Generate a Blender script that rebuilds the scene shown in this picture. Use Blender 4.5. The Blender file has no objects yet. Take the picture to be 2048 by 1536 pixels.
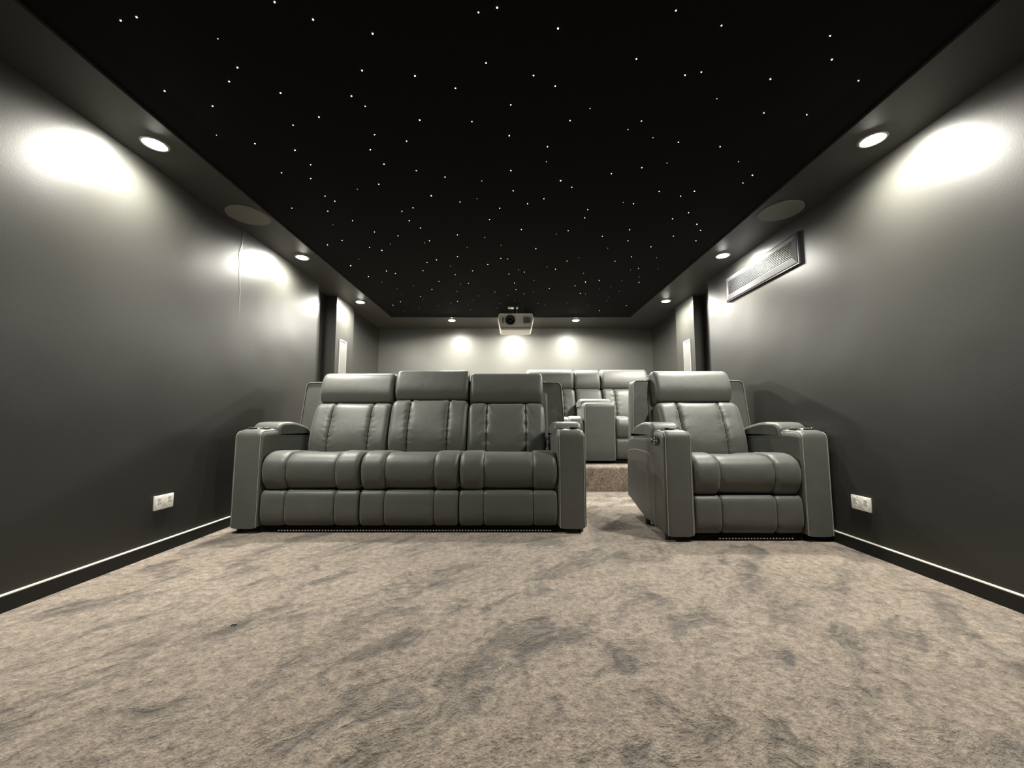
import bpy, bmesh, math, random
from mathutils import Vector, Matrix
random.seed(4)
SC = bpy.context.scene
COL = SC.collection

# ------------------------------------------------------------------ camera, world, lights, exposure
F_PX = 769.0
CAM_H = 0.72
cam_data = bpy.data.cameras.new('camera')
cam_data.sensor_fit = 'HORIZONTAL'
cam_data.sensor_width = 36.0
cam_data.lens = 36.0 * F_PX / 2048.0
cam_data.clip_start = 0.02
cam = bpy.data.objects.new('camera', cam_data)
COL.objects.link(cam)
cam.location = (0, 0, CAM_H)
cam.rotation_euler = (math.pi / 2 + math.atan(70.0 / F_PX), 0, 0)
SC.camera = cam

world = bpy.data.worlds.new('world')
SC.world = world
world.use_nodes = True
world.node_tree.nodes['Background'].inputs[0].default_value = (0.9, 0.95, 1, 1)
world.node_tree.nodes['Background'].inputs[1].default_value = 0.0

SC.view_settings.view_transform = 'Standard'
SC.view_settings.look = 'None'
SC.view_settings.gamma = 1.0
SC.view_settings.use_curve_mapping = False
SC.view_settings.exposure = 0.0
SC.cycles.use_denoising = True
SC.cycles.max_bounces = 10
SC.cycles.diffuse_bounces = 6
SC.cycles.sample_clamp_indirect = 4.0

LAMP_POWER = 165.0          # spot lamp inside each downlight
LAMP_COLOR = (1.0, 0.965, 0.87)
LAMP_ANGLE = 174.0
LAMP_BLEND = 0.15

# ------------------------------------------------------------------ room dimensions
XL, XR = -1.91, 1.91        # side walls
XLR, XRR = -2.03, 2.078     # recess walls
XLC, XRC = -1.91, 1.97      # rear columns
XLB, XRB = -1.975, 2.078    # rear walls
YF, YB = -2.2, 5.62
ZS, ZC = 2.06, 2.072         # soffit underside, star ceiling
SXL, SXR, SYB = -1.60, 1.572, 4.996
PLAT_Y, PLAT_Z = 3.92, 0.245

# ------------------------------------------------------------------ helpers
def tag(o, label=None, cat=None, group=None, kind=None):
    if label: o['label'] = label
    if cat: o['category'] = cat
    if group: o['group'] = group
    if kind: o['kind'] = kind
    return o

def empty(name, loc, label, cat, group=None, rotz=0.0):
    o = bpy.data.objects.new(name, None)
    COL.objects.link(o)
    o.location = loc
    o.rotation_euler = (0, 0, rotz)
    o.empty_display_size = 0.05
    return tag(o, label, cat, group)

def mesh_obj(name, verts, faces, mat, parent=None, smooth=True, sharp=math.radians(40)):
    me = bpy.data.meshes.new(name)
    me.from_pydata([tuple(v) for v in verts], [], faces)
    bm = bmesh.new(); bm.from_mesh(me)
    bmesh.ops.recalc_face_normals(bm, faces=bm.faces)
    for f in bm.faces: f.smooth = smooth and len(f.verts) < 20
    if smooth and sharp:
        for e in bm.edges:
            if len(e.link_faces) == 2 and e.calc_face_angle(0) > sharp: e.smooth = False
    bm.to_mesh(me); bm.free()
    me.materials.append(mat)
    o = bpy.data.objects.new(name, me)
    COL.objects.link(o)
    if parent: o.parent = parent
    return o

class MB:
    """collects shapes for one mesh"""
    def __init__(s): s.v = []; s.f = []
    def add(s, vs, fs):
        n = len(s.v); s.v += [Vector(v) for v in vs]; s.f += [tuple(i + n for i in f) for f in fs]; return s
    def box(s, x0, x1, y0, y1, z0, z1):
        return s.add([(x0,y0,z0),(x1,y0,z0),(x1,y1,z0),(x0,y1,z0),(x0,y0,z1),(x1,y0,z1),(x1,y1,z1),(x0,y1,z1)],
                     [(0,3,2,1),(4,5,6,7),(0,1,5,4),(1,2,6,5),(2,3,7,6),(3,0,4,7)])
    def bevbox(s, x0, x1, y0, y1, z0, z1, r=0.005, seg=3):
        bm = bmesh.new()
        bmesh.ops.create_cube(bm, size=1)
        for v in bm.verts:
            v.co = Vector((x0 if v.co.x < 0 else x1, y0 if v.co.y < 0 else y1, z0 if v.co.z < 0 else z1))
        bmesh.ops.bevel(bm, geom=list(bm.edges), offset=r, segments=seg, profile=0.5, affect='EDGES')
        bm.verts.index_update()
        s.add([v.co.copy() for v in bm.verts], [tuple(v.index for v in f.verts) for f in bm.faces])
        bm.free(); return s
    def lathe(s, prof, center=(0,0,0), axis='Z', n=32, cap0=True, cap1=True):
        """prof: list of (r, h) along the axis"""
        vs = []; fs = []
        c = Vector(center)
        for r, h in prof:
            for i in range(n):
                a = 2 * math.pi * i / n
                p = (r * math.cos(a), r * math.sin(a), h)
                if axis == 'Y': p = (p[0], p[2], p[1])
                if axis == 'X': p = (p[2], p[0], p[1])
                vs.append(c + Vector(p))
        for k in range(len(prof) - 1):
            for i in range(n):
                j = (i + 1) % n
                fs.append((k*n+i, k*n+j, (k+1)*n+j, (k+1)*n+i))
        if cap0: fs.append(tuple(range(n)))
        if cap1: fs.append(tuple(range((len(prof)-1)*n, len(prof)*n)))
        return s.add(vs, fs)
    def tube(s, pts, r=0.004, n=6):
        pts = [Vector(p) for p in pts]
        vs = []; fs = []
        up = Vector((0.13, 0.31, 0.94)).normalized()
        for i, p in enumerate(pts):
            d = (pts[min(i+1, len(pts)-1)] - pts[max(i-1, 0)])
            if d.length < 1e-9: d = Vector((0, 0, 1))
            d.normalize()
            a = d.cross(up)
            if a.length < 1e-3: a = d.cross(Vector((1, 0, 0)))
            a.normalize(); b = d.cross(a)
            for k in range(n):
                t = 2 * math.pi * k / n
                vs.append(p + a * r * math.cos(t) + b * r * math.sin(t))
        for i in range(len(pts) - 1):
            for k in range(n):
                j = (k + 1) % n
                fs.append((i*n+k, i*n+j, (i+1)*n+j, (i+1)*n+k))
        fs.append(tuple(range(n))); fs.append(tuple(range((len(pts)-1)*n, len(pts)*n)))
        return s.add(vs, fs)
    def dashes(s, pts, r=0.0018, dash=0.006, gap=0.0035):
        pts = [Vector(p) for p in pts]
        seg = []; L = 0.0
        for a, b in zip(pts, pts[1:]):
            l = (b - a).length
            if l > 1e-7: seg.append((L, L + l, a, b)); L += l
        def at(t):
            for l0, l1, a, b in seg:
                if t <= l1: return a.lerp(b, (t - l0) / (l1 - l0))
            return seg[-1][3]
        t = 0.0
        while t < L:
            e = min(t + dash, L)
            s.tube([at(t), at((t+e)/2), at(e)], r, 5)
            t += dash + gap
        return s
    def build(s, name, mat, parent=None, smooth=True, sharp=math.radians(35)):
        return mesh_obj(name, s.v, s.f, mat, parent, smooth, sharp)

def catmull(pts, n, closed=True):
    """even samples of a closed Catmull-Rom curve through pts"""
    out = []
    m = len(pts)
    for i in range(m if closed else m - 1):
        if closed: p = [pts[(i+k-1) % m] for k in range(4)]
        else: p = [pts[max(0, min(m-1, i+k-1))] for k in range(4)]
        for j in range(10):
            t = j / 10
            q = []
            for d in range(2):
                a, b, c, e = (p[k][d] for k in range(4))
                q.append(0.5*((2*b)+(-a+c)*t+(2*a-5*b+4*c-e)*t*t+(-a+3*b-3*c+e)*t**3))
            out.append(tuple(q))
    if not closed: out.append(tuple(pts[-1]))
    # resample by length
    P = out + ([out[0]] if closed else [])
    L = [0.0]
    for a, b in zip(P, P[1:]): L.append(L[-1] + math.dist(a, b))
    res = []; k = 0
    cnt = n if closed else n - 1
    for i in range(n):
        t = L[-1] * i / cnt
        while k < len(L) - 2 and L[k+1] < t: k += 1
        w = 0 if L[k+1] == L[k] else (t - L[k]) / (L[k+1] - L[k])
        res.append((P[k][0]+(P[k+1][0]-P[k][0])*w, P[k][1]+(P[k+1][1]-P[k][1])*w))
    return res

def round_poly(pts, n=5):
    """pts: (y, z, r) corners -> polygon with filleted corners"""
    out = []
    m = len(pts)
    for i in range(m):
        p0 = Vector(pts[i-1][:2]); p = Vector(pts[i][:2]); p1 = Vector(pts[(i+1) % m][:2]); r = pts[i][2]
        if r <= 0: out.append(tuple(p)); continue
        a = (p0 - p); b = (p1 - p); la, lb = a.length, b.length
        r = min(r, la*0.49, lb*0.49)
        a.normalize(); b.normalize()
        s, e = p + a*r, p + b*r
        for k in range(n + 1):
            t = k / n
            q = s*(1-t)**2 + p*2*t*(1-t) + e*t*t
            out.append(tuple(q))
    return out

def normals2(prof):
    """inward normals of a closed 2D polygon"""
    m = len(prof)
    area = sum(prof[i][0]*prof[(i+1) % m][1] - prof[(i+1) % m][0]*prof[i][1] for i in range(m))
    s = 1 if area > 0 else -1
    N = []
    for i in range(m):
        a = Vector(prof[i-1]); b = Vector(prof[(i+1) % m])
        d = (b - a)
        if d.length < 1e-9: d = Vector((1, 0))
        d.normalize()
        N.append(Vector((-d.y*s, d.x*s)))
    return N

def loft_x(prof, stations, offs, wy=1.0, wz=1.0, pucker=None):
    """sweep the closed (y,z) profile along x; offs[k] is the inward offset at stations[k]"""
    N = normals2(prof)
    m = len(prof)
    vs = []; fs = []
    for k, x in enumerate(stations):
        o = offs[k]
        for i, (y, z) in enumerate(prof):
            oo = o + (pucker(k, i) if pucker else 0.0)
            vs.append((x, y + N[i].x*oo*wy, z + N[i].y*oo*wz))
    for k in range(len(stations) - 1):
        for i in range(m):
            j = (i + 1) % m
            fs.append((k*m+i, k*m+j, (k+1)*m+j, (k+1)*m+i))
    n = len(stations)
    # end caps
    for k in (0, n - 1):
        fs.append(tuple(range(k*m, (k+1)*m)))
    return vs, fs

def channels(breaks, depth=0.022, width=0.035, end_r=0.04, per=9, drop=None):
    """stations and offsets for a cushion with stitched grooves at the inner breaks"""
    st = []; of = []; dist = []
    n = len(breaks) - 1
    for c in range(n):
        a, b = breaks[c], breaks[c+1]
        w = b - a
        for j in range(per*2 + 1):
            if c > 0 and j == 0: continue
            t = j / (per*2)
            u = 0.5 - 0.5*math.cos(math.pi*t)
            x = a + w*u
            dl, dr = x - a, b - x
            o = 0.0
            for d, isend in ((dl, c == 0), (dr, c == n-1)):
                R = end_r if isend else width
                D = end_r if isend else depth
                if d < R:
                    q = 1 - d/R
                    o += D*(1 - math.sqrt(max(0.0, 1 - q*q)))
            if drop: o += drop[c]*min(1.0, math.sin(math.pi*min(max(t, 0), 1))*2.2)
            st.append(x); of.append(o); dist.append(min(dl if c > 0 else 9, dr if c < n-1 else 9))
    return st, of, dist

def make_pucker(dist, seed, amp=0.0022, reach=0.045, lo=0.0, hi=1.0, m=64):
    rnd = random.Random(seed)
    ph = [rnd.uniform(0, 6.28) for _ in range(8)]
    fr = [rnd.uniform(0.5, 1.6) for _ in range(8)]
    def f(k, i):
        d = dist[k]
        w = math.exp(-(d/reach)**2)
        t = i * 64.0 / m
        s = math.sin(t*fr[0]*1.9 + ph[0] + d*40) + 0.7*math.sin(t*fr[1]*3.1 + ph[1] - d*60) + 0.5*math.sin(t*fr[2]*0.7 + ph[2])
        low = 0.5*math.sin(k*0.23 + ph[3])*math.sin(t*0.35 + ph[4])
        return amp*(w*s + low)
    return f

# ------------------------------------------------------------------ materials
def new_mat(name):
    m = bpy.data.materials.new(name); m.use_nodes = True
    nt = m.node_tree
    b = nt.nodes['Principled BSDF']
    return m, nt, b

def N(nt, typ, **kw):
    n = nt.nodes.new(typ)
    for k, v in kw.items():
        if k in n.inputs.keys() if isinstance(k, str) else False: n.inputs[k].default_value = v
        else: setattr(n, k, v)
    return n

def simple(name, col, rough=0.5, metal=0.0, spec=0.5, bump=0.0, bscale=400.0, emit=None, estr=0.0):
    m, nt, b = new_mat(name)
    b.inputs['Base Color'].default_value = (*col, 1)
    b.inputs['Roughness'].default_value = rough
    b.inputs['Metallic'].default_value = metal
    b.inputs['Specular IOR Level'].default_value = spec
    tc = N(nt, 'ShaderNodeTexCoord')
    no = N(nt, 'ShaderNodeTexNoise', Scale=bscale)
    nt.links.new(tc.outputs['Object'], no.inputs['Vector'])
    cr = N(nt, 'ShaderNodeMapRange')
    cr.inputs['From Min'].default_value = 0.3; cr.inputs['From Max'].default_value = 0.7
    cr.inputs['To Min'].default_value = max(0, rough - 0.03); cr.inputs['To Max'].default_value = min(1, rough + 0.03)
    nt.links.new(no.outputs['Fac'], cr.inputs['Value'])
    nt.links.new(cr.outputs[0], b.inputs['Roughness'])
    if bump:
        bp = N(nt, 'ShaderNodeBump', Strength=bump, Distance=0.001)
        nt.links.new(no.outputs['Fac'], bp.inputs['Height'])
        nt.links.new(bp.outputs[0], b.inputs['Normal'])
    if emit:
        b.inputs['Emission Color'].default_value = (*emit, 1)
        b.inputs['Emission Strength'].default_value = estr
    return m

def wall_paint(name, col, rough=0.36, spec=0.5, ridge=None):
    m, nt, b = new_mat(name)
    b.inputs['Base Color'].default_value = (*col, 1)
    b.inputs['Specular IOR Level'].default_value = spec
    tc = N(nt, 'ShaderNodeTexCoord')
    n1 = N(nt, 'ShaderNodeTexNoise', Scale=1.1, Detail=2.0)       # waviness of the plaster
    n2 = N(nt, 'ShaderNodeTexNoise', Scale=160.0, Detail=3.0)     # roller stipple
    for n in (n1, n2): nt.links.new(tc.outputs['Object'], n.inputs['Vector'])
    b1 = N(nt, 'ShaderNodeBump', Strength=0.55, Distance=0.03)
    b2 = N(nt, 'ShaderNodeBump', Strength=0.22, Distance=0.001)
    nt.links.new(n1.outputs['Fac'], b1.inputs['Height'])
    nt.links.new(n2.outputs['Fac'], b2.inputs['Height'])
    nt.links.new(b1.outputs[0], b2.inputs['Normal'])
    last = b2
    if ridge:
        # a crooked plaster joint running down the wall
        sp = N(nt, 'ShaderNodeSeparateXYZ'); nt.links.new(tc.outputs['Object'], sp.inputs[0])
        nz = N(nt, 'ShaderNodeTexNoise', Scale=3.0); nz.noise_dimensions = '1D'
        nt.links.new(sp.outputs['Z'], nz.inputs['W'])
        a = N(nt, 'ShaderNodeMath', operation='MULTIPLY_ADD'); a.inputs[1].default_value = 0.10; a.inputs[2].default_value = ridge - 0.05
        nt.links.new(nz.outputs['Fac'], a.inputs[0])
        d = N(nt, 'ShaderNodeMath', operation='SUBTRACT')
        nt.links.new(sp.outputs['Y'], d.inputs[0]); nt.links.new(a.outputs[0], d.inputs[1])
        ab = N(nt, 'ShaderNodeMath', operation='ABSOLUTE'); nt.links.new(d.outputs[0], ab.inputs[0])
        mr = N(nt, 'ShaderNodeMapRange', interpolation_type='SMOOTHSTEP')
        mr.inputs['From Min'].default_value = 0.0; mr.inputs['From Max'].default_value = 0.012
        mr.inputs['To Min'].default_value = 1.0; mr.inputs['To Max'].default_value = 0.0
        nt.links.new(ab.outputs[0], mr.inputs['Value'])
        hz = N(nt, 'ShaderNodeMapRange', interpolation_type='SMOOTHSTEP')
        hz.inputs['From Min'].default_value = 1.35; hz.inputs['From Max'].default_value = 1.75
        nt.links.new(sp.outputs['Z'], hz.inputs['Value'])
        mu = N(nt, 'ShaderNodeMath', operation='MULTIPLY')
        nt.links.new(mr.outputs[0], mu.inputs[0]); nt.links.new(hz.outputs[0], mu.inputs[1])
        b3 = N(nt, 'ShaderNodeBump', Strength=0.5, Distance=0.002)
        nt.links.new(mu.outputs[0], b3.inputs['Height'])
        nt.links.new(b2.outputs[0], b3.inputs['Normal'])
        last = b3
    nt.links.new(last.outputs[0], b.inputs['Normal'])
    rr = N(nt, 'ShaderNodeMapRange')
    rr.inputs['To Min'].default_value = rough - 0.05; rr.inputs['To Max'].default_value = rough + 0.05
    nt.links.new(n1.outputs['Fac'], rr.inputs['Value'])
    nt.links.new(rr.outputs[0], b.inputs['Roughness'])
    return m

def leather(name, col, rough=0.50, spec=0.45):
    m, nt, b = new_mat(name)
    tc = N(nt, 'ShaderNodeTexCoord')
    n0 = N(nt, 'ShaderNodeTexNoise', Scale=9.0, Detail=3.0)
    n1 = N(nt, 'ShaderNodeTexNoise', Scale=260.0, Detail=4.0)
    n2 = N(nt, 'ShaderNodeTexNoise', Scale=14.0, Detail=2.0, Distortion=0.6)
    for n in (n0, n1, n2): nt.links.new(tc.outputs['Object'], n.inputs['Vector'])
    mx = N(nt, 'ShaderNodeMix', data_type='RGBA')
    mx.inputs[6].default_value = (*[c*0.86 for c in col], 1); mx.inputs[7].default_value = (*[c*1.14 for c in col], 1)
    nt.links.new(n0.outputs['Fac'], mx.inputs[0])
    nt.links.new(mx.outputs[2], b.inputs['Base Color'])
    b1 = N(nt, 'ShaderNodeBump', Strength=0.18, Distance=0.001)
    b2 = N(nt, 'ShaderNodeBump', Strength=0.25, Distance=0.006)
    nt.links.new(n1.outputs['Fac'], b1.inputs['Height'])
    nt.links.new(n2.outputs['Fac'], b2.inputs['Height'])
    nt.links.new(b1.outputs[0], b2.inputs['Normal'])
    nt.links.new(b2.outputs[0], b.inputs['Normal'])
    b.inputs['Roughness'].default_value = rough
    b.inputs['Specular IOR Level'].default_value = spec
    b.inputs['Sheen Weight'].default_value = 0.12
    b.inputs['Sheen Roughness'].default_value = 0.5
    return m

def carpet_mat():
    m, nt, b = new_mat('carpet')
    L = nt.links.new
    tc = N(nt, 'ShaderNodeTexCoord')
    vr = N(nt, 'ShaderNodeVectorRotate'); vr.rotation_type = 'Z_AXIS'; vr.inputs['Angle'].default_value = math.radians(-50)
    L(tc.outputs['Object'], vr.inputs['Vector'])
    mp = N(nt, 'ShaderNodeMapping'); mp.inputs['Scale'].default_value = (1.0, 1.85, 1.0)
    L(vr.outputs[0], mp.inputs['Vector'])
    # brushed patches where the pile lies the other way
    w = N(nt, 'ShaderNodeTexNoise', Scale=3.0, Detail=3.0)
    L(tc.outputs['Object'], w.inputs['Vector'])
    vm = N(nt, 'ShaderNodeVectorMath', operation='MULTIPLY_ADD')
    vm.inputs[1].default_value = (0.5, 0.5, 0.0)
    L(w.outputs['Color'], vm.inputs[0]); L(mp.outputs[0], vm.inputs[2])
    p1 = N(nt, 'ShaderNodeTexNoise', Scale=2.6, Detail=6.0, Roughness=0.68, Distortion=0.15)
    L(vm.outputs[0], p1.inputs['Vector'])
    r1 = N(nt, 'ShaderNodeMapRange', interpolation_type='SMOOTHSTEP')
    r1.inputs['From Min'].default_value = 0.48; r1.inputs['From Max'].default_value = 0.64
    L(p1.outputs['Fac'], r1.inputs['Value'])
    p2 = N(nt, 'ShaderNodeTexNoise', Scale=7.0, Detail=3.0, Roughness=0.6)
    L(vm.outputs[0], p2.inputs['Vector'])
    r2 = N(nt, 'ShaderNodeMapRange', interpolation_type='SMOOTHSTEP')
    r2.inputs['From Min'].default_value = 0.48; r2.inputs['From Max'].default_value = 0.66
    L(p2.outputs['Fac'], r2.inputs['Value'])
    # tufts
    t1 = N(nt, 'ShaderNodeTexNoise', Scale=130.0, Detail=3.0, Roughness=0.7)
    L(tc.outputs['Object'], t1.inputs['Vector'])
    t2 = N(nt, 'ShaderNodeTexNoise', Scale=38.0, Detail=3.0, Roughness=0.6)
    L(tc.outputs['Object'], t2.inputs['Vector'])
    s = N(nt, 'ShaderNodeMath', operation='MULTIPLY_ADD'); s.inputs[1].default_value = 0.45
    L(r2.outputs[0], s.inputs[0]); L(r1.outputs[0], s.inputs[2])
    s2 = N(nt, 'ShaderNodeMath', operation='MULTIPLY'); s2.inputs[1].default_value = 0.78; s2.use_clamp = True
    L(s.outputs[0], s2.inputs[0])
    mx = N(nt, 'ShaderNodeMix', data_type='RGBA')
    mx.inputs[6].default_value = (0.272, 0.219, 0.170, 1)
    mx.inputs[7].default_value = (0.078, 0.063, 0.048, 1)
    L(s2.outputs[0], mx.inputs[0])
    tm = N(nt, 'ShaderNodeMath', operation='ADD'); L(t1.outputs['Fac'], tm.inputs[0]); L(t2.outputs['Fac'], tm.inputs[1])
    tr = N(nt, 'ShaderNodeMapRange')
    tr.inputs['From Min'].default_value = 0.7; tr.inputs['From Max'].default_value = 1.3
    tr.inputs['To Min'].default_value = 0.34; tr.inputs['To Max'].default_value = 1.62
    L(tm.outputs[0], tr.inputs['Value'])
    ml = N(nt, 'ShaderNodeVectorMath', operation='SCALE')
    L(mx.outputs[2], ml.inputs[0]); L(tr.outputs[0], ml.inputs['Scale'])
    L(ml.outputs[0], b.inputs['Base Color'])
    b1 = N(nt, 'ShaderNodeBump', Strength=0.9, Distance=0.006)
    L(tm.outputs[0], b1.inputs['Height'])
    b2 = N(nt, 'ShaderNodeBump', Strength=0.35, Distance=0.02); b2.invert = True
    L(s.outputs[0], b2.inputs['Height']); L(b1.outputs[0], b2.inputs['Normal'])
    L(b2.outputs[0], b.inputs['Normal'])
    b.inputs['Roughness'].default_value = 0.95
    b.inputs['Specular IOR Level'].default_value = 0.1
    b.inputs['Sheen Weight'].default_value = 0.35
    b.inputs['Sheen Roughness'].default_value = 0.6
    return m

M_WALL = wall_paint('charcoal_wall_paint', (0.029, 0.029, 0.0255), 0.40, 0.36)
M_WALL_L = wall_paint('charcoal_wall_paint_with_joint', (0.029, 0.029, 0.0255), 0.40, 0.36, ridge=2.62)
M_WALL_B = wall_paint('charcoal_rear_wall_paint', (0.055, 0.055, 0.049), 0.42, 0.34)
M_SOFFIT = wall_paint('charcoal_soffit_paint', (0.050, 0.050, 0.045), 0.5, 0.3)
M_CEIL = simple('black_star_ceiling', (0.006, 0.006, 0.0062), 0.9, spec=0.12, bump=0.2, bscale=300)
M_SKIRT = simple('charcoal_skirting_paint', (0.013, 0.013, 0.012), 0.5, spec=0.25)
M_EDGE_HIGHLIGHT = simple('skirting_edge_painted_highlight', (0.6, 0.59, 0.52), 0.4)  # pale colour paints in the downlight caught by the skirting's top edge
M_CARPET = carpet_mat()
M_LEATHER = leather('grey_leather', (0.073, 0.0755, 0.067))
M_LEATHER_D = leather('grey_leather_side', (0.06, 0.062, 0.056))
M_STITCH = simple('light_grey_stitching', (0.42, 0.42, 0.37), 0.6)
M_PIPE = simple('grey_piping', (0.20, 0.20, 0.175), 0.45, bump=0.1)
M_BLACK = simple('black_plastic', (0.012, 0.012, 0.012), 0.3)
M_BLACKF = simple('black_underside_cloth', (0.008, 0.008, 0.008), 0.9, spec=0.1)
M_CHROME = simple('polished_chrome', (0.8, 0.8, 0.8), 0.12, 1.0)
M_WHITE = simple('white_plastic', (0.80, 0.79, 0.74), 0.3)
M_GRILLE = simple('white_speaker_mesh', (0.11, 0.108, 0.098), 0.6, bump=0.5, bscale=900)
M_SPKF = simple('white_speaker_frame', (0.22, 0.215, 0.195), 0.45)
M_CGRILLE = simple('grey_speaker_mesh', (0.17, 0.17, 0.15), 0.6, bump=0.5, bscale=900)
M_VENT = simple('grey_vent_paint', (0.050, 0.049, 0.054), 0.45, spec=0.3, bump=0.05)
M_DARKIN = simple('dark_duct', (0.006, 0.006, 0.006), 0.9, spec=0.05)
M_LAMP = simple('glowing_lamp_lens', (1, 1, 1), 0.4, emit=LAMP_COLOR, estr=600.0)
M_RING = simple('charcoal_lamp_trim', (0.35, 0.34, 0.30), 0.4)
M_LED = simple('frosted_led_bead', (0.6, 0.6, 0.56), 0.25, emit=(0.9, 1.0, 0.9), estr=0.05)
M_STAR = {3: simple('bright_star_fibre', (1, 1, 1), 0.4, emit=(0.95, 0.98, 1.0), estr=14.0),
          2: simple('star_fibre', (1, 1, 1), 0.4, emit=(0.95, 0.98, 1.0), estr=8.0),
          1: simple('faint_star_fibre', (1, 1, 1), 0.4, emit=(0.9, 0.95, 1.0), estr=2.2)}
for _m in M_STAR.values(): _m.cycles.emission_sampling = 'NONE'

# ------------------------------------------------------------------ room shell
def wall_strip(name, pts, z0, z1, mat, thick=0.12, out=1):
    """upright wall following the plan polyline pts; thickness goes outwards (out * left normal)"""
    mb = MB()
    T = []
    for i, p in enumerate(pts):
        T.append(Vector(p))
    n = len(T)
    vs = []
    xs = [p.x for p in T]
    xo = (max(xs) + thick) if out > 0 else (min(xs) - thick)
    for p in T: vs += [(p.x, p.y, z0), (p.x, p.y, z1), (xo, p.y, z0), (xo, p.y, z1)]
    fs = []
    for i in range(n - 1):
        a, b = 4*i, 4*(i+1)
        fs.append((a, b, b+1, a+1))
        if abs(T[i].y - T[i+1].y) > 1e-6:
            fs.append((a+2, b+2, b+3, a+3)); fs.append((a, a+2, b+2, b)); fs.append((a+1, a+3, b+3, b+1))
    fs.append((0, 1, 3, 2)); e = 4*(n-1); fs.append((e, e+1, e+3, e+2))
    mb.add(vs, fs)
    o = mb.build(name, mat, smooth=False)
    return tag(o, kind='structure')

wall_strip('wall_left', [(XL,YF),(XL,3.70),(XLR,3.70),(XLR,4.10),(XLC,4.10),(XLC,4.555),(XLB,4.555),(XLB,YB)], 0, 2.3, M_WALL_L, out=-1)
wall_strip('wall_right', [(XR,YF),(XR,3.65),(XRR,3.65),(XRR,4.087),(XRC,4.087),(XRC,4.535),(2.02,4.535),(XRB,YB)], 0, 2.3, M_WALL, out=1)
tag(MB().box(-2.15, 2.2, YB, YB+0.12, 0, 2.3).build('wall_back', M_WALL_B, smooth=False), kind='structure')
tag(MB().box(-2.05, 2.05, YF-0.12, YF, 0, 2.3).build('wall_front', M_WALL, smooth=False), kind='structure')
tag(MB().box(-2.15, 2.2, YF-0.12, YB+0.12, -0.1, 0).build('floor', M_CARPET, smooth=False), kind='structure')
tag(MB().box(-2.15, 2.2, YF-0.12, YB+0.12, ZC, ZC+0.1).build('ceiling', M_CEIL, smooth=False), kind='structure')
# carpeted platform of the rear row
pl = [(PLAT_Y, 0.0, 0), (PLAT_Y, PLAT_Z, 0.035), (YB-0.002, PLAT_Z, 0), (YB-0.002, 0.0, 0)]
v, f = loft_x(round_poly(pl, 8), [-1.905, 1.965], [0, 0])
tag(mesh_obj('floor_platform', v, f, M_CARPET), kind='structure')
# dropped soffits round the star ceiling
tag(MB().box(XLR, SXL, YF, YB, ZS, ZC).build('trim_1', M_SOFFIT, smooth=False), kind='structure')
tag(MB().box(SXR, XRR, YF, YB, ZS, ZC).build('trim_2', M_SOFFIT, smooth=False), kind='structure')
tag(MB().box(SXL, SXR, SYB, YB, ZS, ZC).build('trim_3', M_SOFFIT, smooth=False), kind='structure')

def skirting(name, x, s, y0, y1):
    h, t = 0.066, 0.014
    v, f = [], []
    mb = MB()
    xa, xb = (x, x + s*t)
    mb.add([(xa,y0,0),(xb,y0,0),(xb,y0,h-0.006),(xb-s*0.004,y0,h-0.002),(xa,y0,h-0.002),
            (xa,y1,0),(xb,y1,0),(xb,y1,h-0.006),(xb-s*0.004,y1,h-0.002),(xa,y1,h-0.002)],
           [(0,1,6,5),(1,2,7,6),(2,3,8,7),(3,4,9,8),(4,0,5,9),(0,4,3,2,1),(5,6,7,8,9)])
    o = tag(mb.build(name, M_SKIRT, smooth=False), kind='structure')
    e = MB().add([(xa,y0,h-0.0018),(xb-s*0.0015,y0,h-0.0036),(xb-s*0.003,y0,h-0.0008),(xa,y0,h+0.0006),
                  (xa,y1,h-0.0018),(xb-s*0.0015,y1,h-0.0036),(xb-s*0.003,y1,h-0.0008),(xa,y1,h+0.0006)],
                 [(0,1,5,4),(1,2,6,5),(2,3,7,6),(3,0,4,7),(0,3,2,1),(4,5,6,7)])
    ed = e.build('top_edge', M_EDGE_HIGHLIGHT, o, smooth=False)
    ed['label'] = 'thin pale painted highlight along the top of the skirting'
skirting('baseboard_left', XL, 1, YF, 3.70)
skirting('baseboard_right', XR, -1, YF, 3.65)

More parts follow.
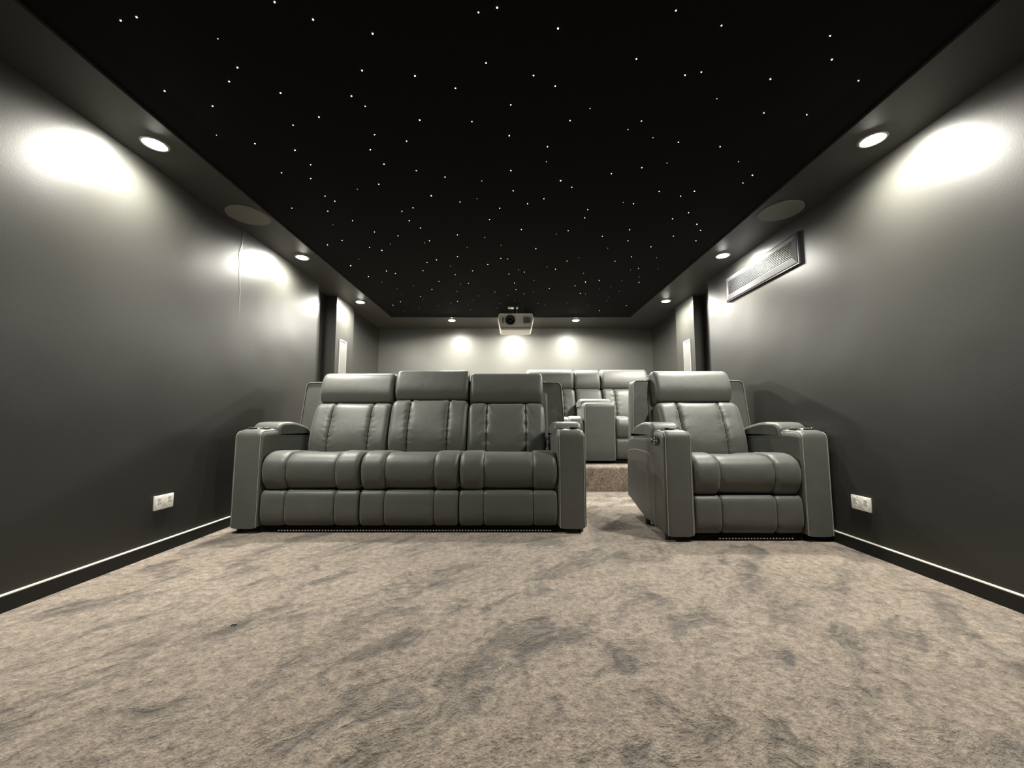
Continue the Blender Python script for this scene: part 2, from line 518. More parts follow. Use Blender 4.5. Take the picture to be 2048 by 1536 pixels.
# ------------------------------------------------------------------ downlights
def downlight(x, y, label, gain=1.0):
    root = empty('downlight', (x, y, ZS), label, 'ceiling light', 'recessed downlights in the soffit')
    MB().lathe([(0.040,0.0),(0.042,-0.004),(0.050,-0.006),(0.056,-0.004),(0.058,0.0)], n=40, cap0=False, cap1=False).build('trim_ring', M_RING, root)
    prof = [(0.041*math.cos(a), -0.002 - 0.009*math.sin(a)) for a in [math.pi/2*k/8 for k in range(8)]] + [(0.001, -0.011)]
    lens = MB().lathe(prof, n=40).build('lamp_lens', M_LAMP, root)
    lens['label'] = 'glowing white lamp lens'
    ld = bpy.data.lights.new('lamp_light', 'SPOT')
    ld.energy = LAMP_POWER * gain; ld.color = LAMP_COLOR
    ld.spot_size = math.radians(LAMP_ANGLE); ld.spot_blend = LAMP_BLEND
    ld.shadow_soft_size = 0.045
    # beam of a recessed downlight: strongest straight down, falling off towards the horizon
    ld.use_nodes = True
    lt = ld.node_tree
    em = next(n for n in lt.nodes if n.type == 'EMISSION')
    tc = N(lt, 'ShaderNodeTexCoord'); sp = N(lt, 'ShaderNodeSeparateXYZ')
    ab = N(lt, 'ShaderNodeMath', operation='ABSOLUTE'); pw = N(lt, 'ShaderNodeMath', operation='POWER')
    pw.inputs[1].default_value = 1.2
    lt.links.new(tc.outputs['Normal'], sp.inputs[0]); lt.links.new(sp.outputs['Z'], ab.inputs[0])
    lt.links.new(ab.outputs[0], pw.inputs[0]); lt.links.new(pw.outputs[0], em.inputs['Strength'])
    lo = bpy.data.objects.new('lamp_light', ld); COL.objects.link(lo)
    lo.parent = root; lo.location = (0, 0, -0.045)
    return root
LEFT_L = [(-1.745, 1.765), (-1.745, 3.09), (-1.745, 4.32)]
RIGHT_L = [(1.735, 1.735), (1.735, 3.055), (1.755, 4.28)]
BACK_L = [(-0.82, 5.14), (0.03, 5.14), (0.87, 5.14)]
names = {0: 'nearest the camera', 1: 'second from the camera', 2: 'farthest from the camera, beside the rear column'}
for k, (x, y) in enumerate(LEFT_L): downlight(x, y, 'lit round downlight in the left soffit, %s' % names[k], (1.0, 1.0, 1.25)[k])
for k, (x, y) in enumerate(RIGHT_L): downlight(x, y, 'lit round downlight in the right soffit, %s' % names[k], (1.0, 1.0, 1.25)[k])
for (x, y), w in zip(BACK_L, ('left of the projector', 'hidden behind the projector', 'right of the projector')):
    downlight(x, y, 'lit round downlight in the rear soffit, %s' % w, 1.9)

# ------------------------------------------------------------------ ceiling speakers, wall speakers
def ceiling_speaker(x, y, label):
    r = 0.126
    root = empty('ceiling_speaker', (x, y, ZS), label, 'speaker', 'round speakers in the side soffits')
    MB().lathe([(r-0.006,0.0),(r-0.006,-0.0045),(r-0.003,-0.006),(r,-0.005),(r+0.001,0.0)], n=64, cap0=False, cap1=False).build('rim', M_CGRILLE, root)
    MB().lathe([(r-0.006,0.0),(r-0.0062,-0.004),(0.06,-0.0046),(0.002,-0.005)], n=64).build('grille', M_CGRILLE, root)
ceiling_speaker(-1.742, 2.43, 'round dark grey speaker grille in the left soffit')
ceiling_speaker(1.737, 2.375, 'round dark grey speaker grille in the right soffit')

def wall_speaker(x, s, y0, y1, label):
    z0, z1 = 1.0, 1.602
    root = empty('wall_speaker', (x, (y0+y1)/2, z0), label, 'speaker', 'white speakers in the rear columns')
    hy = (y1-y0)/2; h = z1-z0; b = 0.014
    mb = MB()
    X = lambda a, c: (min(0, s*c), max(0, s*c))
    for (a0,a1,c0,c1) in ((-hy,hy,0,b),(-hy,hy,h-b,h),(-hy,-hy+b,b,h-b),(hy-b,hy,b,h-b)):
        x0, x1 = X(0, 0.009); mb.box(x0, x1, a0, a1, c0, c1)
    mb.build('frame', M_SPKF, root, smooth=False)
    x0, x1 = X(0, 0.006)
    MB().bevbox(x0, x1, -hy+b, hy-b, b, h-b, 0.001, 1).build('grille', M_GRILLE, root, smooth=False)
wall_speaker(XLC, 1, 4.185, 4.365, 'tall white wall speaker in the left rear column')
wall_speaker(XRC, -1, 4.175, 4.345, 'tall white wall speaker in the right rear column')

# ------------------------------------------------------------------ air vent
def air_vent():
    y0, y1, z0, z1 = 2.466, 3.316, 1.752, 1.958
    root = empty('air_vent', (XR, (y0+y1)/2, (z0+z1)/2), 'long grey slatted air vent high on the right wall', 'air vent')
    hy, hz = (y1-y0)/2, (z1-z0)/2
    b, bb = 0.040, 0.046
    fr = MB()
    # sloped flange, four sides, around an opening
    o = [(-hy,-hz),(hy,-hz),(hy,hz),(-hy,hz)]
    i_ = [(-hy+b,-hz+bb),(hy-b,-hz+bb),(hy-b,hz-b),(-hy+b,hz-b)]
    vs = [(0,a,c) for a,c in o] + [(-0.010,a,c) for a,c in o] + [(-0.014,a*0.985,c*0.94) for a,c in o] + [(-0.020,a,c) for a,c in i_] + [(-0.002,a,c) for a,c in i_]
    fs = []
    for k in range(4):
        j = (k+1) % 4
        for r in range(4): fs.append((r*4+k, r*4+j, (r+1)*4+j, (r+1)*4+k))
    fr.add(vs, fs)
    fr.build('frame', M_VENT, root, smooth=False)
    lip = MB()
    e = 0.007
    for (a0,a1,c0,c1) in ((-hy-e,hy+e,-hz-e,-hz),(-hy-e,hy+e,hz,hz+e),(-hy-e,-hy,-hz,hz),(hy,hy+e,-hz,hz)):
        lip.box(-0.012, 0, a0, a1, c0, c1)
    l = lip.build('gasket', M_BLACK, root, smooth=False); l['label'] = 'black edge around the vent frame'
    MB().box(-0.0025, -0.001, -hy+b, hy-b, -hz+bb, hz-b).build('duct', M_DARKIN, root, smooth=False)
    sl = MB()
    n = 10
    for k in range(n):
        c = -hz+bb + (k+0.5)*(2*hz-b-bb)/n
        sl.add([(-0.0185,-hy+b,c+0.0005),(-0.0185,hy-b,c+0.0005),(-0.003,hy-b,c+0.004),(-0.003,-hy+b,c+0.004),
                (-0.0190,-hy+b,c-0.0030),(-0.0190,hy-b,c-0.0030),(-0.003,hy-b,c+0.001),(-0.003,-hy+b,c+0.001)],
               [(0,1,2,3),(4,7,6,5),(0,4,5,1),(2,6,7,3),(0,3,7,4),(1,5,6,2)])
    sl.build('slats', M_VENT, root, smooth=False)
air_vent()

# ------------------------------------------------------------------ power outlets
def outlet(x, s, y, z, label):
    root = empty('power_outlet', (x, y, z), label, 'power outlet')
    g = lambda a: s*a
    def bb(x0, x1, *r): return MB().bevbox(min(g(x0),g(x1)), max(g(x0),g(x1)), *r)
    bb(0, 0.009, -0.059, 0.059, -0.038, 0.038, 0.003, 2).build('face_plate', M_WHITE, root)
    for yy in (-0.032, 0.032):
        bb(0.009, 0.0135, yy-0.008, yy+0.008, 0.014, 0.030, 0.0015, 2).build('switch', M_WHITE, root)
        mb = MB().lathe([(0.019, g(0.008)),(0.0185, g(0.0105)),(0.002, g(0.0105))], center=(0, yy, -0.010), axis='X', n=24)
        so = mb.build('socket', M_WHITE, root)
        sm = MB()
        for (a, zz, rot) in ((-0.007,-0.005,0.5),(0.007,-0.005,-0.5),(0,-0.021,0)):
            ca, sa = math.cos(rot), math.sin(rot)
            q = [(-0.001,-0.0035),(0.001,-0.0035),(0.001,0.0035),(-0.001,0.0035)]
            pts = [(g(0.0108), yy+a+u*ca-v_*sa, zz+u*sa+v_*ca) for u, v_ in q]
            pt2 = [(g(0.0104), p[1], p[2]) for p in pts]
            sm.add(pts+pt2, [(0,1,2,3),(4,7,6,5),(0,4,5,1),(1,5,6,2),(2,6,7,3),(3,7,4,0)])
        sl = sm.build('pin_slots', M_BLACK, so, smooth=False); sl['label'] = 'black pin slots'
outlet(XL, 1, 2.152, 0.270, 'white double power outlet low on the left wall')
outlet(XR, -1, 2.148, 0.262, 'white double power outlet low on the right wall')

# ------------------------------------------------------------------ projector
def projector():
    root = empty('projector', (0.046, 4.66, 1.925), 'white ceiling projector with round black lens hanging above the rear row', 'projector')
    hw, D = 0.218, 0.30
    prof = round_poly([(-0.195,-0.112,0.03),(0.195,-0.112,0.03),(0.223,0.03,0.02),(0.208,0.098,0.012),(-0.208,0.098,0.012),(-0.223,0.03,0.02)], 6)
    vs, fs = [], []
    rings = [(0.012, 0.93, -0.010), (0.0, 0.965, 0.0), (0.02, 1.0, 0.0), (D-0.02, 1.0, 0.0), (D, 0.965, 0)]
    m = len(prof)
    for y, s, dz in rings:
        for (a, c) in prof: vs.append((a*s, y, c*s))
    for k in range(len(rings)-1):
        for i in range(m):
            j = (i+1) % m
            fs.append((k*m+i, k*m+j, (k+1)*m+j, (k+1)*m+i))
    fs.append(tuple(range(m))); fs.append(tuple(range((len(rings)-1)*m, len(rings)*m)))
    body = mesh_obj('body', vs, fs, M_WHITE, root)
    # front grille recess and lower lip line
    gb = MB()
    for k in range(9): gb.box(0.098+k*0.010, 0.103+k*0.010, 0.002, 0.010, -0.030+0.001*k, 0.055-0.001*k)
    g = gb.build('front_grille', M_CGRILLE, body, smooth=False); g['label'] = 'grey exhaust grille on the front'
    MB().box(-0.17, 0.17, 0.004, 0.011, -0.083, -0.0805).build('seam_line', M_CGRILLE, body, smooth=False)
    MB().bevbox(-0.165, -0.150, 0.003, 0.012, -0.02, 0.05, 0.003, 2).build('focus_panel', M_GRILLE, body)
    r = MB().lathe([(0.061,0.012),(0.061,-0.006),(0.056,-0.012),(0.048,-0.013),(0.045,-0.006),(0.040,-0.004),(0.037,0.0),(0.030,0.004),(0.028,0.010)], center=(-0.068,0,0.013), axis='Y', n=40, cap1=False).build('lens_ring', M_BLACK, root)
    r['label'] = 'black ring around the lens'
    glass = simple('lens_glass', (0.01, 0.008, 0.03), 0.05, spec=1.0)
    MB().lathe([(0.030,0.006),(0.022,-0.002),(0.012,-0.005),(0.001,-0.006)], center=(-0.068,0,0.013), axis='Y', n=32).build('lens', glass, root)
    # ceiling mount
    zt = ZC - 1.925
    MB().bevbox(-0.095, -0.022, -0.125, -0.055, zt-0.012, zt-0.0005, 0.003, 2).build('mount_plate', M_WHITE, root)
    MB().bevbox(0.003, 0.027, -0.125, -0.055, zt-0.012, zt-0.0005, 0.003, 2).build('mount_plate', M_WHITE, root)
    MB().lathe([(0.017, 0.09),(0.017, zt-0.003)], center=(-0.01,0.15,0), n=24).build('mount_pole', M_BLACK, root)
    MB().bevbox(-0.03, 0.012, -0.13, 0.18, zt-0.008, zt-0.0005, 0.002, 2).build('mount_rail', M_BLACK, root, smooth=False)
    arm = MB()
    for (a, c) in ((-0.12,0.07),(0.12,0.07),(-0.12,0.23),(0.12,0.23)):
        arm.tube([(-0.01,0.15,0.112),(a*0.6,(0.15+c)/2,0.112),(a,c,0.106),(a,c,0.094)], 0.006, 8)
    arm.build('mount_arms', M_BLACK, root)
projector()

# ------------------------------------------------------------------ recliners
SEAT_PROF = [(0.060,0.268),(0.022,0.285),(-0.006,0.345),(-0.012,0.415),(0.014,0.474),(0.075,0.505),(0.16,0.508),(0.30,0.495),(0.46,0.478),(0.60,0.47),(0.62,0.40),(0.60,0.30),(0.30,0.268)]
FOOT_PROF = [(0.04,0.045),(0.018,0.056),(0.002,0.11),(0.000,0.18),(0.004,0.235),(0.016,0.258),(0.04,0.266),(0.10,0.262),(0.14,0.20),(0.14,0.10),(0.10,0.05)]
BACK_PROF = [(0.490,0.42),(0.468,0.50),(0.482,0.60),(0.524,0.72),(0.556,0.795),(0.590,0.834),(0.640,0.842),(0.70,0.80),(0.70,0.60),(0.66,0.44),(0.57,0.40)]
HEAD_PROF = [(0.668,0.838),(0.638,0.860),(0.622,0.92),(0.632,0.99),(0.662,1.060),(0.700,1.094),(0.750,1.100),(0.795,1.078),(0.82,1.00),(0.81,0.88),(0.74,0.83),(0.68,0.826)]

def cushion(name, prof, breaks, root, seed, n=64, depth=0.020, width=0.034, end_r=0.035, amp=0.0022, reach=0.04, drop=None, mat=None, dz=0.0, dy=0.0, per=9):
    P = [(y+dy, z+dz) for y, z in catmull(prof, n)]
    st, of, dist = channels(breaks, depth, width, end_r, per, drop)
    # centre channels of seats sit a little lower
    v, f = loft_x(P, st, of, pucker=make_pucker(dist, seed, amp, reach, m=n))
    return mesh_obj(name, v, f, mat or M_LEATHER, root, sharp=math.radians(75))

ARM_PROF = [(0.0,0.032,0.0),(0.0,0.652,0.055),(0.172,0.655,0.012),(0.186,0.618,0.01),(0.66,0.600,0.05),(0.745,0.555,0.05),(0.752,0.11,0.02),(0.40,0.036,0.03)]
PAD_PROF = [(0.172,0.600,0.01),(0.170,0.668,0.03),(0.215,0.698,0.05),(0.36,0.702,0.08),(0.55,0.664,0.06),(0.640,0.600,0.02),(0.60,0.580,0.01),(0.20,0.590,0.01)]

def edge_round(w, r, n=6):
    st = []; of = []
    for k in range(n + 1):
        a = math.pi/2*k/n
        st.append(r*(1-math.cos(a))); of.append(r*(1-math.sin(a)))
    return st + [w-s for s in reversed(st)], of + list(reversed(of))

def armrest(root, x0, w, outer, controls_side=None, console=False):
    """outer: -1 if the free side is towards -x, +1 towards +x"""
    P = round_poly(ARM_PROF, 7)
    s, o = edge_round(w, 0.042, 7)
    v, f = loft_x(P, [x0+a for a in s], o, wy=0.32, wz=1.0)
    v = [(a[0], a[1], max(a[2], 0.030)) for a in v]
    arm = mesh_obj('armrest', v, f, M_LEATHER, root, sharp=math.radians(60))
    # padded lid on top
    if console: PP = round_poly([(y-0.02 if y > 0.3 else y, z + (0.004 if z > 0.64 else 0), r) for y, z, r in PAD_PROF], 6)
    else: PP = round_poly(PAD_PROF, 6)
    s2, o2 = edge_round(w + 0.010, 0.026, 5)
    v, f = loft_x(PP, [x0-0.005+a for a in s2], o2, wy=0.8, wz=0.8)
    mesh_obj('arm_pad', v, f, M_LEATHER, arm, sharp=math.radians(60))
    # stitching that runs up the front edges and over the top
    N2 = normals2(P)
    for xx, oo in ((x0+0.0125, 0.0115), (x0+w-0.0125, 0.0115)):
        st = MB()
        pts = []
        for i, (y, z) in enumerate(P):
            if y < 0.175 and z > 0.03 and not (y > 0.17 and z < 0.64):
                pts.append((xx, y + N2[i].x*oo*0.32 - 0.0, max(0.034, z + N2[i].y*oo)))
        pts = [(xx, 0.0035, 0.036)] + [p for p in pts if p[2] > 0.05]
        # push outwards a touch so the thread lies on the surface
        pts = [(p[0], p[1]-0.0022 if p[2] < 0.62 else p[1]-0.001, p[2]+(0.0015 if p[2] > 0.6 else 0)) for p in pts]
        st.dashes(pts, 0.0019, 0.0065, 0.003)
        sd = st.build('stitching', M_STITCH, arm); sd['label'] = 'pale dashed seam stitching'
    if console: return arm
    # cup holder and touch controls in the flat front part
    cx = x0 + w*0.5 + outer*0.022
    ch = MB().lathe([(0.033,0.6535),(0.0335,0.6600),(0.038,0.6650),(0.043,0.6625),(0.0445,0.6545)], center=(cx, 0.095, 0), n=36, cap0=False, cap1=False).build('cup_holder', M_CHROME, arm)
    ch['label'] = 'chrome rimmed cup holder'
    ins = MB().lathe([(0.0335,0.6575),(0.032,0.6562),(0.002,0.6560)], center=(cx, 0.095, 0), n=36, cap0=False).build('cup_well', M_BLACK, arm)
    ins['label'] = 'black cup well'
    bx = x0 + w*0.5 - outer*0.048
    tp = MB().bevbox(bx-0.016, bx+0.016, 0.070, 0.125, 0.650, 0.6575, 0.002, 2)
    tp.build('touch_panel', M_BLACK, arm)
    for k in range(3):
        cb = MB().lathe([(0.0068,0.6570),(0.0068,0.6640),(0.004,0.6660),(0.0005,0.6664)], center=(bx, 0.081+k*0.0165, 0), n=16)
        cbo = cb.build('control_button', M_CHROME, arm); cbo['label'] = 'small chrome control button'
    if controls_side:
        xs = x0 if controls_side < 0 else x0 + w
        sg = controls_side
        def oval(mb, ky=2.3):
            for v in mb.v: v.y = 0.125 + (v.y - 0.125)*ky
            return mb
        c0 = (xs, 0.125, 0.585)
        oval(MB().lathe([(0.029, 0.0),(0.029, sg*0.003),(0.025, sg*0.005),(0.002, sg*0.005)], center=c0, axis='X', n=40)).build('power_switch', M_BLACK, arm)
        oval(MB().lathe([(0.0275, sg*0.003),(0.0285, sg*0.006),(0.0300, sg*0.006),(0.0305, 0.0)], center=c0, axis='X', n=40, cap0=False, cap1=False)).build('switch_rim', M_BLACK, arm)
        for dy, dz in ((-0.042, 0.0), (-0.006, 0.0165), (-0.002, -0.001), (0.004, -0.0185), (0.038, 0.004)):
            bt = MB().lathe([(0.0062, sg*0.004),(0.0060, sg*0.011),(0.004, sg*0.014),(0.0008, sg*0.015)], center=(xs, 0.125, 0.585+dz), axis='X', n=16)
            oval(bt, 1.7)
            for v in bt.v: v.y += dy
            b = bt.build('switch_button', M_CHROME, arm); b['label'] = 'chrome button of the power switch'
    # curved piping on the outer side panel
    xs = x0 - 0.001 if outer < 0 else x0 + w + 0.001
    path = [(xs, 0.745, 0.455)] + [(xs, y, z) for y, z in [(0.66,0.482),(0.56,0.497),(0.44,0.500),(0.32,0.500),(0.25,0.492),(0.205,0.470),(0.182,0.43),(0.176,0.36),(0.174,0.2),(0.174,0.045)]]
    pp = catmull([(p[1], p[2]) for p in path], 40, closed=False)
    MB().tube([(xs, a, b) for a, b in pp], 0.0032, 6).build('side_piping', M_PIPE, arm)
    return arm

def wing(root, x0, x1, outer):
    """tall side wing of the back shell; outer top corner rounded and leaning in"""
    z0, z1 = 0.50, 1.028
    lean = 0.030
    if outer < 0: poly = [(x0,z0,0),(x0+lean,z1,0.045),(x1,z1,0),(x1,z0,0)]
    else: poly = [(x0,z0,0),(x0,z1,0),(x1-lean,z1,0.045),(x1,z0,0)]
    P = round_poly(poly, 7)
    m = len(P)
    cx = sum(p[0] for p in P)/m; cz = sum(p[1] for p in P)/m
    Nn = normals2(P)
    def yy(z): return 0.675 + (z - z0)*0.095
    rings = [(0.006, 0.009), (0.0018, 0.0035), (0.0, 0.011), (0.0, 0.115), (0.004, 0.125)]
    vs = []; fs = []
    for off, dy in rings:
        for i, (x, z) in enumerate(P):
            X = x + Nn[i].x*off; Z = z + Nn[i].y*off
            base = yy(Z)
            vs.append((X, base + (dy if dy < 0.1 else 0.13 + dy - 0.125), Z))
    # rings 0..2 front bevel, 3..4 rear
    for k in range(len(rings)-1):
        for i in range(m):
            j = (i+1) % m
            fs.append((k*m+i, k*m+j, (k+1)*m+j, (k+1)*m+i))
    fs.append(tuple(range(m))); fs.append(tuple(range((len(rings)-1)*m, len(rings)*m)))
    w = mesh_obj('side_wing', vs, fs, M_LEATHER, root, sharp=math.radians(50))
    # piping along the free edge
    pts = [(P[i][0] + Nn[i].x*0.004, yy(P[i][1])+0.003, P[i][1] + Nn[i].y*0.004) for i in range(m)]
    if outer < 0:
        q = [p for p in pts if not (abs(p[0]-x1) < 0.01 and p[2] < z1-0.02)]
        q.sort(key=lambda p: (p[2] if p[0] < x0+lean+0.01 and p[2] < z1-0.05 else 10+p[0]))
    else:
        q = [p for p in pts if not (abs(p[0]-x0) < 0.01 and p[2] < z1-0.02)]
        q.sort(key=lambda p: (p[2] if p[0] > x1-lean-0.01 and p[2] < z1-0.05 else 10-p[0]))
    MB().tube(q, 0.0034, 6).build('wing_piping', M_PIPE, w)
    return w

def recliner(name, loc, label, cat, modules, arm_w=0.18, rotz=0.0, switch=None, led=True, seed=1, group=None, skew=0.0):
    """modules: list of ('seat', width, lift) or ('console', width, lift); the piece is centred on x"""
    root = empty(name, loc, label, cat, group, rotz)
    W = sum(m[1] for m in modules)
    x = -W/2
    armrest(root, x - arm_w, arm_w, -1, switch)
    armrest(root, x + W, arm_w, 1)
    # back shell behind the cushions and the black base
    sh = round_poly([(0.63,0.32,0.02),(0.70,0.85,0.03),(0.755,1.045,0.03),(0.83,1.03,0.04),(0.88,0.60,0.05),(0.80,0.10,0.03),(0.70,0.10,0.02)], 5)
    s_, o_ = edge_round(W - 0.01 + 0.02, 0.02, 4)
    v, f = loft_x(sh, [x - 0.005 + a for a in s_], o_)
    mesh_obj('back_shell', v, f, M_LEATHER_D, root, sharp=math.radians(60))
    MB().box(x+0.002, x+W-0.002, 0.035, 0.66, 0.004, 0.042).build('base', M_BLACKF, root, smooth=False)
    for xx in (x-arm_w+0.03, x+W+arm_w-0.03):
        for y in (0.06, 0.40): MB().lathe([(0.016,0.0),(0.018,0.034)], center=(xx, y, 0), n=16).build('foot', M_BLACK, root)
    if led:
        a, b = led if isinstance(led, tuple) else (x+0.12, x+W-0.05)
        st = MB().box(a-0.01, b+0.01, 0.030, 0.0349, 0.010, 0.018).build('led_strip', M_BLACK, root, smooth=False)
        bd = MB()
        n = int((b-a)/0.0185)
        for k in range(n+1):
            xx = a + (b-a)*k/n
            bd.lathe([(0.0030,0.031),(0.0028,0.0285),(0.0015,0.0270),(0.0003,0.0266)], center=(xx, 0, 0.0140), axis='Y', n=8)
        bo = bd.build('led_beads', M_LED, st); bo['label'] = 'row of small pale LED beads'
    hx = -W/2*0.965 - (0.012 if len(modules) > 1 else 0)
    hs = 0.965
    for k, (kind, w, lift) in enumerate(modules):
        g = 0.003
        if kind == 'seat':
            a, b = x + g, x + w - g
            br = [a, a + w*0.245, b - w*0.245, b]
            cushion('seat_cushion', SEAT_PROF, br, root, seed*31+k, amp=0.0016, reach=0.05, end_r=0.034, depth=0.019, width=0.036, drop=[0, 0.010, 0])
            cushion('footrest', FOOT_PROF, br, root, seed*37+k, n=48, amp=0.0010, reach=0.035, end_r=0.018, depth=0.012, width=0.022)
            ca = x*hs + g + 0.0; cb = (x+w)*hs - g
            if len(modules) == 1: ca, cb = x + 0.018, x + w - 0.018
            wb = cb - ca
            bb = [ca, ca + wb*0.245, cb - wb*0.245, cb]
            cushion('back_cushion', BACK_PROF, bb, root, seed*41+k, amp=0.0048, reach=0.042, end_r=0.040, depth=0.022, width=0.040, dz=lift)
            ha, hb = ca + 0.004, cb - 0.004
            if len(modules) == 1: ha, hb = x + 0.030, x + w - 0.030
            cushion('headrest', HEAD_PROF, [ha, hb], root, seed*43+k, amp=0.0016, reach=0.08, end_r=0.030, dz=lift, per=14)
        else:
            ca, cb = x*hs + g, (x+w)*hs - g
            cushion('headrest', HEAD_PROF, [ca+0.004, cb-0.004], root, seed*47+k, amp=0.0022, reach=0.07, end_r=0.030, dz=-0.006, per=10)
            cushion('back_cushion', BACK_PROF, [ca+0.006, cb-0.006], root, seed*53+k, amp=0.0026, reach=0.06, end_r=0.034, per=10)
            arm = armrest(root, x + 0.004, w - 0.008, 1, console=True)
            arm.name = 'center_console'
            MB().box(x+0.01, x+w-0.01, 0.04, 0.60, 0.036, 0.55).build('console_box', M_LEATHER_D, root, smooth=False)
        x += w
    wi = 0.012
    ex = W/2
    hl = -W/2*hs if len(modules) > 1 else -W/2 + 0.02
    wing(root, -ex - arm_w + 0.028, hl + wi, -1)
    wing(root, -hl - wi, ex + arm_w - 0.028, 1)
    return root

sofa = recliner('recliner_sofa', (-0.655, 2.49, 0), 'grey leather three-seat reclining sofa on the left of the front row', 'sofa',
         [('seat', 0.632, 0.0), ('seat', 0.632, 0.024), ('seat', 0.632, 0.0)], seed=3)
chair = recliner('recliner_armchair', (1.404, 2.325, 0), 'grey leather single recliner armchair beside the right wall', 'armchair',
         [('seat', 0.650, 0.0)], arm_w=0.172, switch=-1, led=(-0.17, 0.26), seed=7)
rear = recliner('recliner_sofa', (0.945, 4.15, PLAT_Z), 'grey leather reclining sofa with centre console on the carpeted rear platform', 'sofa',
         [('seat', 0.62, 0.0), ('console', 0.345, 0), ('seat', 0.62, 0.0)], seed=11, led=False)

# bare recliner bracket showing between the sofa back and its right arm
mr = MB()
mr.tube([(0.905,0.40,0.47),(0.925,0.47,0.53),(0.935,0.50,0.60)], 0.006, 8)
mr.tube([(0.925,0.42,0.49),(0.915,0.44,0.56)], 0.004, 8)
mr.lathe([(0.010,0.0),(0.010,0.008),(0.001,0.009)], center=(0.925,0.445,0.545), axis='X', n=16)
b = mr.build('recliner_bracket', M_CHROME, sofa); b['label'] = 'shiny metal recliner bracket'

# small dark bit of fluff on the carpet
fl = MB().tube([(0,0,0.002),(0.005,0.003,0.004),(0.011,0.002,0.003),(0.015,0.009,0.002)], 0.0018, 6)
fo = fl.build('lint', M_BLACKF)
fo.location = (-0.98, 1.41, 0.001)
tag(fo, 'small black bit of fluff on the carpet in front of the sofa', 'fluff')

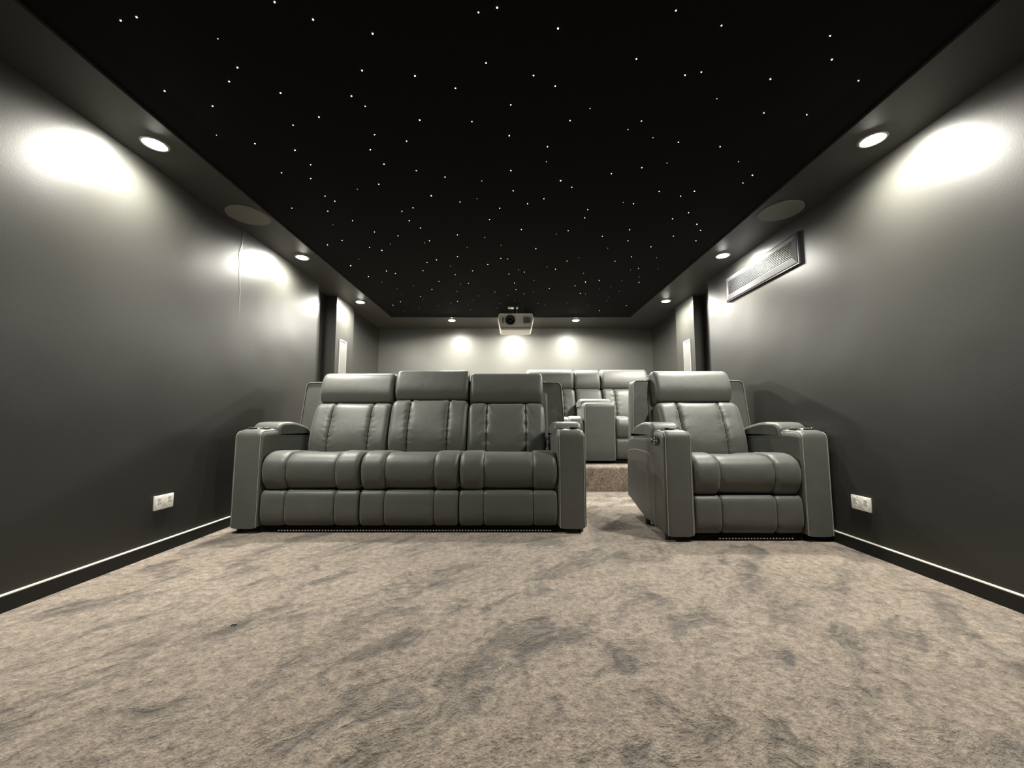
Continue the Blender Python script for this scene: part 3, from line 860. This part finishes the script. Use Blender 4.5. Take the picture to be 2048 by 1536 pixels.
# ------------------------------------------------------------------ fibre optic stars
STARS = """-0.773,1.134,3 -1.333,1.192,3 -1.268,1.181,3 -1.050,1.255,1 -1.060,1.368,3 -1.138,1.430,3 -1.438,1.475,3 -0.964,1.485,3 -1.299,1.552,3 -1.011,1.660,2 -1.413,1.723,1 -1.267,1.780,3 -1.096,1.826,3 -0.676,1.189,3 -0.491,1.237,3 -0.584,1.381,3 -0.675,1.500,3 -0.637,1.553,2 -0.868,1.613,3 -0.384,1.405,3 -0.419,1.630,3 -0.656,1.720,2 -0.714,1.823,3 -0.515,1.763,2 -0.183,1.639,2 -0.232,1.461,2 -0.099,1.349,2 -0.112,1.166,2 -0.049,1.151,3 0.545,1.160,2 0.160,1.219,3 0.469,1.333,2 0.085,1.403,2 0.176,1.451,2 0.683,1.401,2 -0.005,1.545,2 0.264,1.633,1.5 0.590,1.636,2 0.544,1.688,1 0.680,1.740,1 0.816,1.770,2 -0.013,1.726,3 0.177,1.801,2 0.341,1.565,0.5 0.723,1.209,2 1.127,1.245,2 1.208,1.335,3 0.741,1.388,2 1.032,1.419,3 1.390,1.426,2 0.868,1.513,1 1.117,1.589,2 1.315,1.599,2 1.037,1.801,2 -1.075,1.938,2 -1.270,2.005,2 -1.136,2.056,2 -1.139,2.229,2 -1.104,2.283,2 -1.417,2.362,2 -1.203,2.399,2 -1.251,2.575,1 -1.293,2.813,2 -1.437,2.885,2 -0.682,1.934,3 -0.523,1.987,1.5 -0.376,2.043,2 -0.770,2.109,2 -0.914,2.158,1 -0.491,2.224,3 -0.636,2.358,2 -0.719,2.399,2 -0.703,2.520,2 -1.092,2.520,2 -0.006,1.986,3 -0.172,2.078,1 0.007,2.173,2 -0.216,2.256,1 -0.325,2.292,1.5 -0.079,2.363,2 0.197,2.256,1.5 0.098,2.311,2 -0.153,2.505,2 0.181,1.914,0.5 0.277,2.076,3 0.350,2.138,2 0.550,2.013,2 0.701,1.962,2 0.697,2.297,0.5 0.766,2.311,2 0.491,2.380,2 0.490,2.481,2 0.822,1.924,0.5 1.195,1.914,1 1.339,2.027,3 1.328,2.097,2 0.878,2.180,2 1.087,2.178,3 1.027,2.229,2 1.162,2.417,1.5 1.088,2.494,2 1.289,2.568,3 1.356,2.654,2 1.198,2.743,2 1.401,2.817,2 1.095,2.920,2 -0.998,2.680,2 -0.844,2.737,2 -1.126,2.929,2 -0.943,2.872,0.5 -1.047,2.983,3 -1.302,3.158,1 -1.428,3.295,3 -1.151,3.418,1.5 -1.086,3.474,1.5 -1.367,3.555,1.5 -1.290,3.706,1 -1.004,3.812,1 -1.199,3.903,0.5 -1.207,4.089,0.5 -0.650,2.620,2 -0.402,2.722,2 -0.204,2.761,1 -0.629,2.817,2 -0.672,2.851,1 -0.354,2.929,0.4 -0.455,3.104,1.5 -0.644,3.169,2 -0.737,3.226,2 -0.212,3.265,3 -0.546,3.305,1 -0.360,3.413,2 -0.814,3.410,2 -0.534,3.509,2 -0.720,3.683,2 -0.436,3.740,1.5 -0.518,3.763,0.7 0.067,2.643,2 0.405,2.660,2 0.326,2.712,0.7 -0.086,2.891,1 0.190,2.953,1.5 -0.094,3.137,1.5 -0.036,3.148,2 0.473,3.195,1.5 0.563,3.128,0.4 0.312,3.320,0.4 0.059,3.384,0.4 0.394,3.374,2 0.114,3.444,2 -0.029,3.487,2 0.215,3.656,0.8 0.025,3.731,1.5 0.843,2.646,2 0.671,2.745,1.5 0.883,2.817,2 0.761,2.944,1 0.999,3.106,1.5 1.217,3.128,1 0.885,3.197,1.5 1.078,3.390,1 1.139,3.355,1.5 1.318,3.366,1 0.666,3.474,1 0.727,3.697,3 0.854,3.656,2 1.076,3.663,1.2 1.214,3.563,0.8 1.261,3.711,2 -0.840,3.926,2 -0.586,3.988,1 -1.015,4.160,1.5 -1.020,4.275,1.2 -1.291,4.347,2 -1.420,4.480,2 -1.138,4.592,1 -1.225,4.679,0.4 -1.356,4.741,1.2 -0.885,4.509,0.5 -0.720,4.399,1 -0.629,4.331,1.5 -0.369,4.132,1 -0.184,4.006,1.5 0.042,3.928,2 0.132,4.064,2 0.230,4.010,1.2 -0.041,4.115,0.5 0.032,4.320,0.8 -0.135,4.409,0.5 0.305,4.409,1 -0.528,4.474,1 -0.515,4.670,1 -0.181,4.592,0.4 0.134,4.652,1 -0.446,4.288,0.4 0.387,3.888,1.5 0.641,3.812,2 0.737,4.047,2 0.797,4.064,0.5 0.389,4.468,1 0.914,3.919,1 1.015,3.842,0.4 1.143,3.982,0.8 1.066,4.141,1.2 1.089,4.303,0.8 1.369,4.496,1.5 1.093,4.708,1.5 0.916,4.503,0.6 0.643,4.389,0.8"""
star_mesh = {}
def star_data(t):
    if t not in star_mesh:
        r = {3: 0.0025, 2: 0.0022, 1: 0.0018}[t]
        mb = MB().lathe([(r, 0.0), (r*0.85, -r*0.5), (r*0.45, -r*0.9), (r*0.05, -r)], n=8)
        me = bpy.data.meshes.new('star_point')
        me.from_pydata([tuple(v) for v in mb.v], [], mb.f); me.materials.append(M_STAR[t])
        star_mesh[t] = me
    return star_mesh[t]
LB = {3: 'very bright', 2: 'clear', 1: 'faint'}
def star_label(t, x, y):
    side = 'near the left soffit' if x < -0.75 else ('near the right soffit' if x > 0.75 else 'over the room centre')
    row = 'closest to the camera' if y < 2.3 else ('above the front seats' if y < 3.4 else 'toward the projector end')
    return '%s star light in the ceiling, %s, %s' % (LB[t], side, row)
for s in STARS.split():
    x, y, b = (float(q) for q in s.split(','))
    t = 3 if b >= 3 else (2 if b >= 1.5 else 1)
    o = bpy.data.objects.new('star_light', star_data(t)); COL.objects.link(o)
    o.location = (x, y, ZC)
    tag(o, star_label(t, x, y), 'star light', 'star lights in the ceiling')
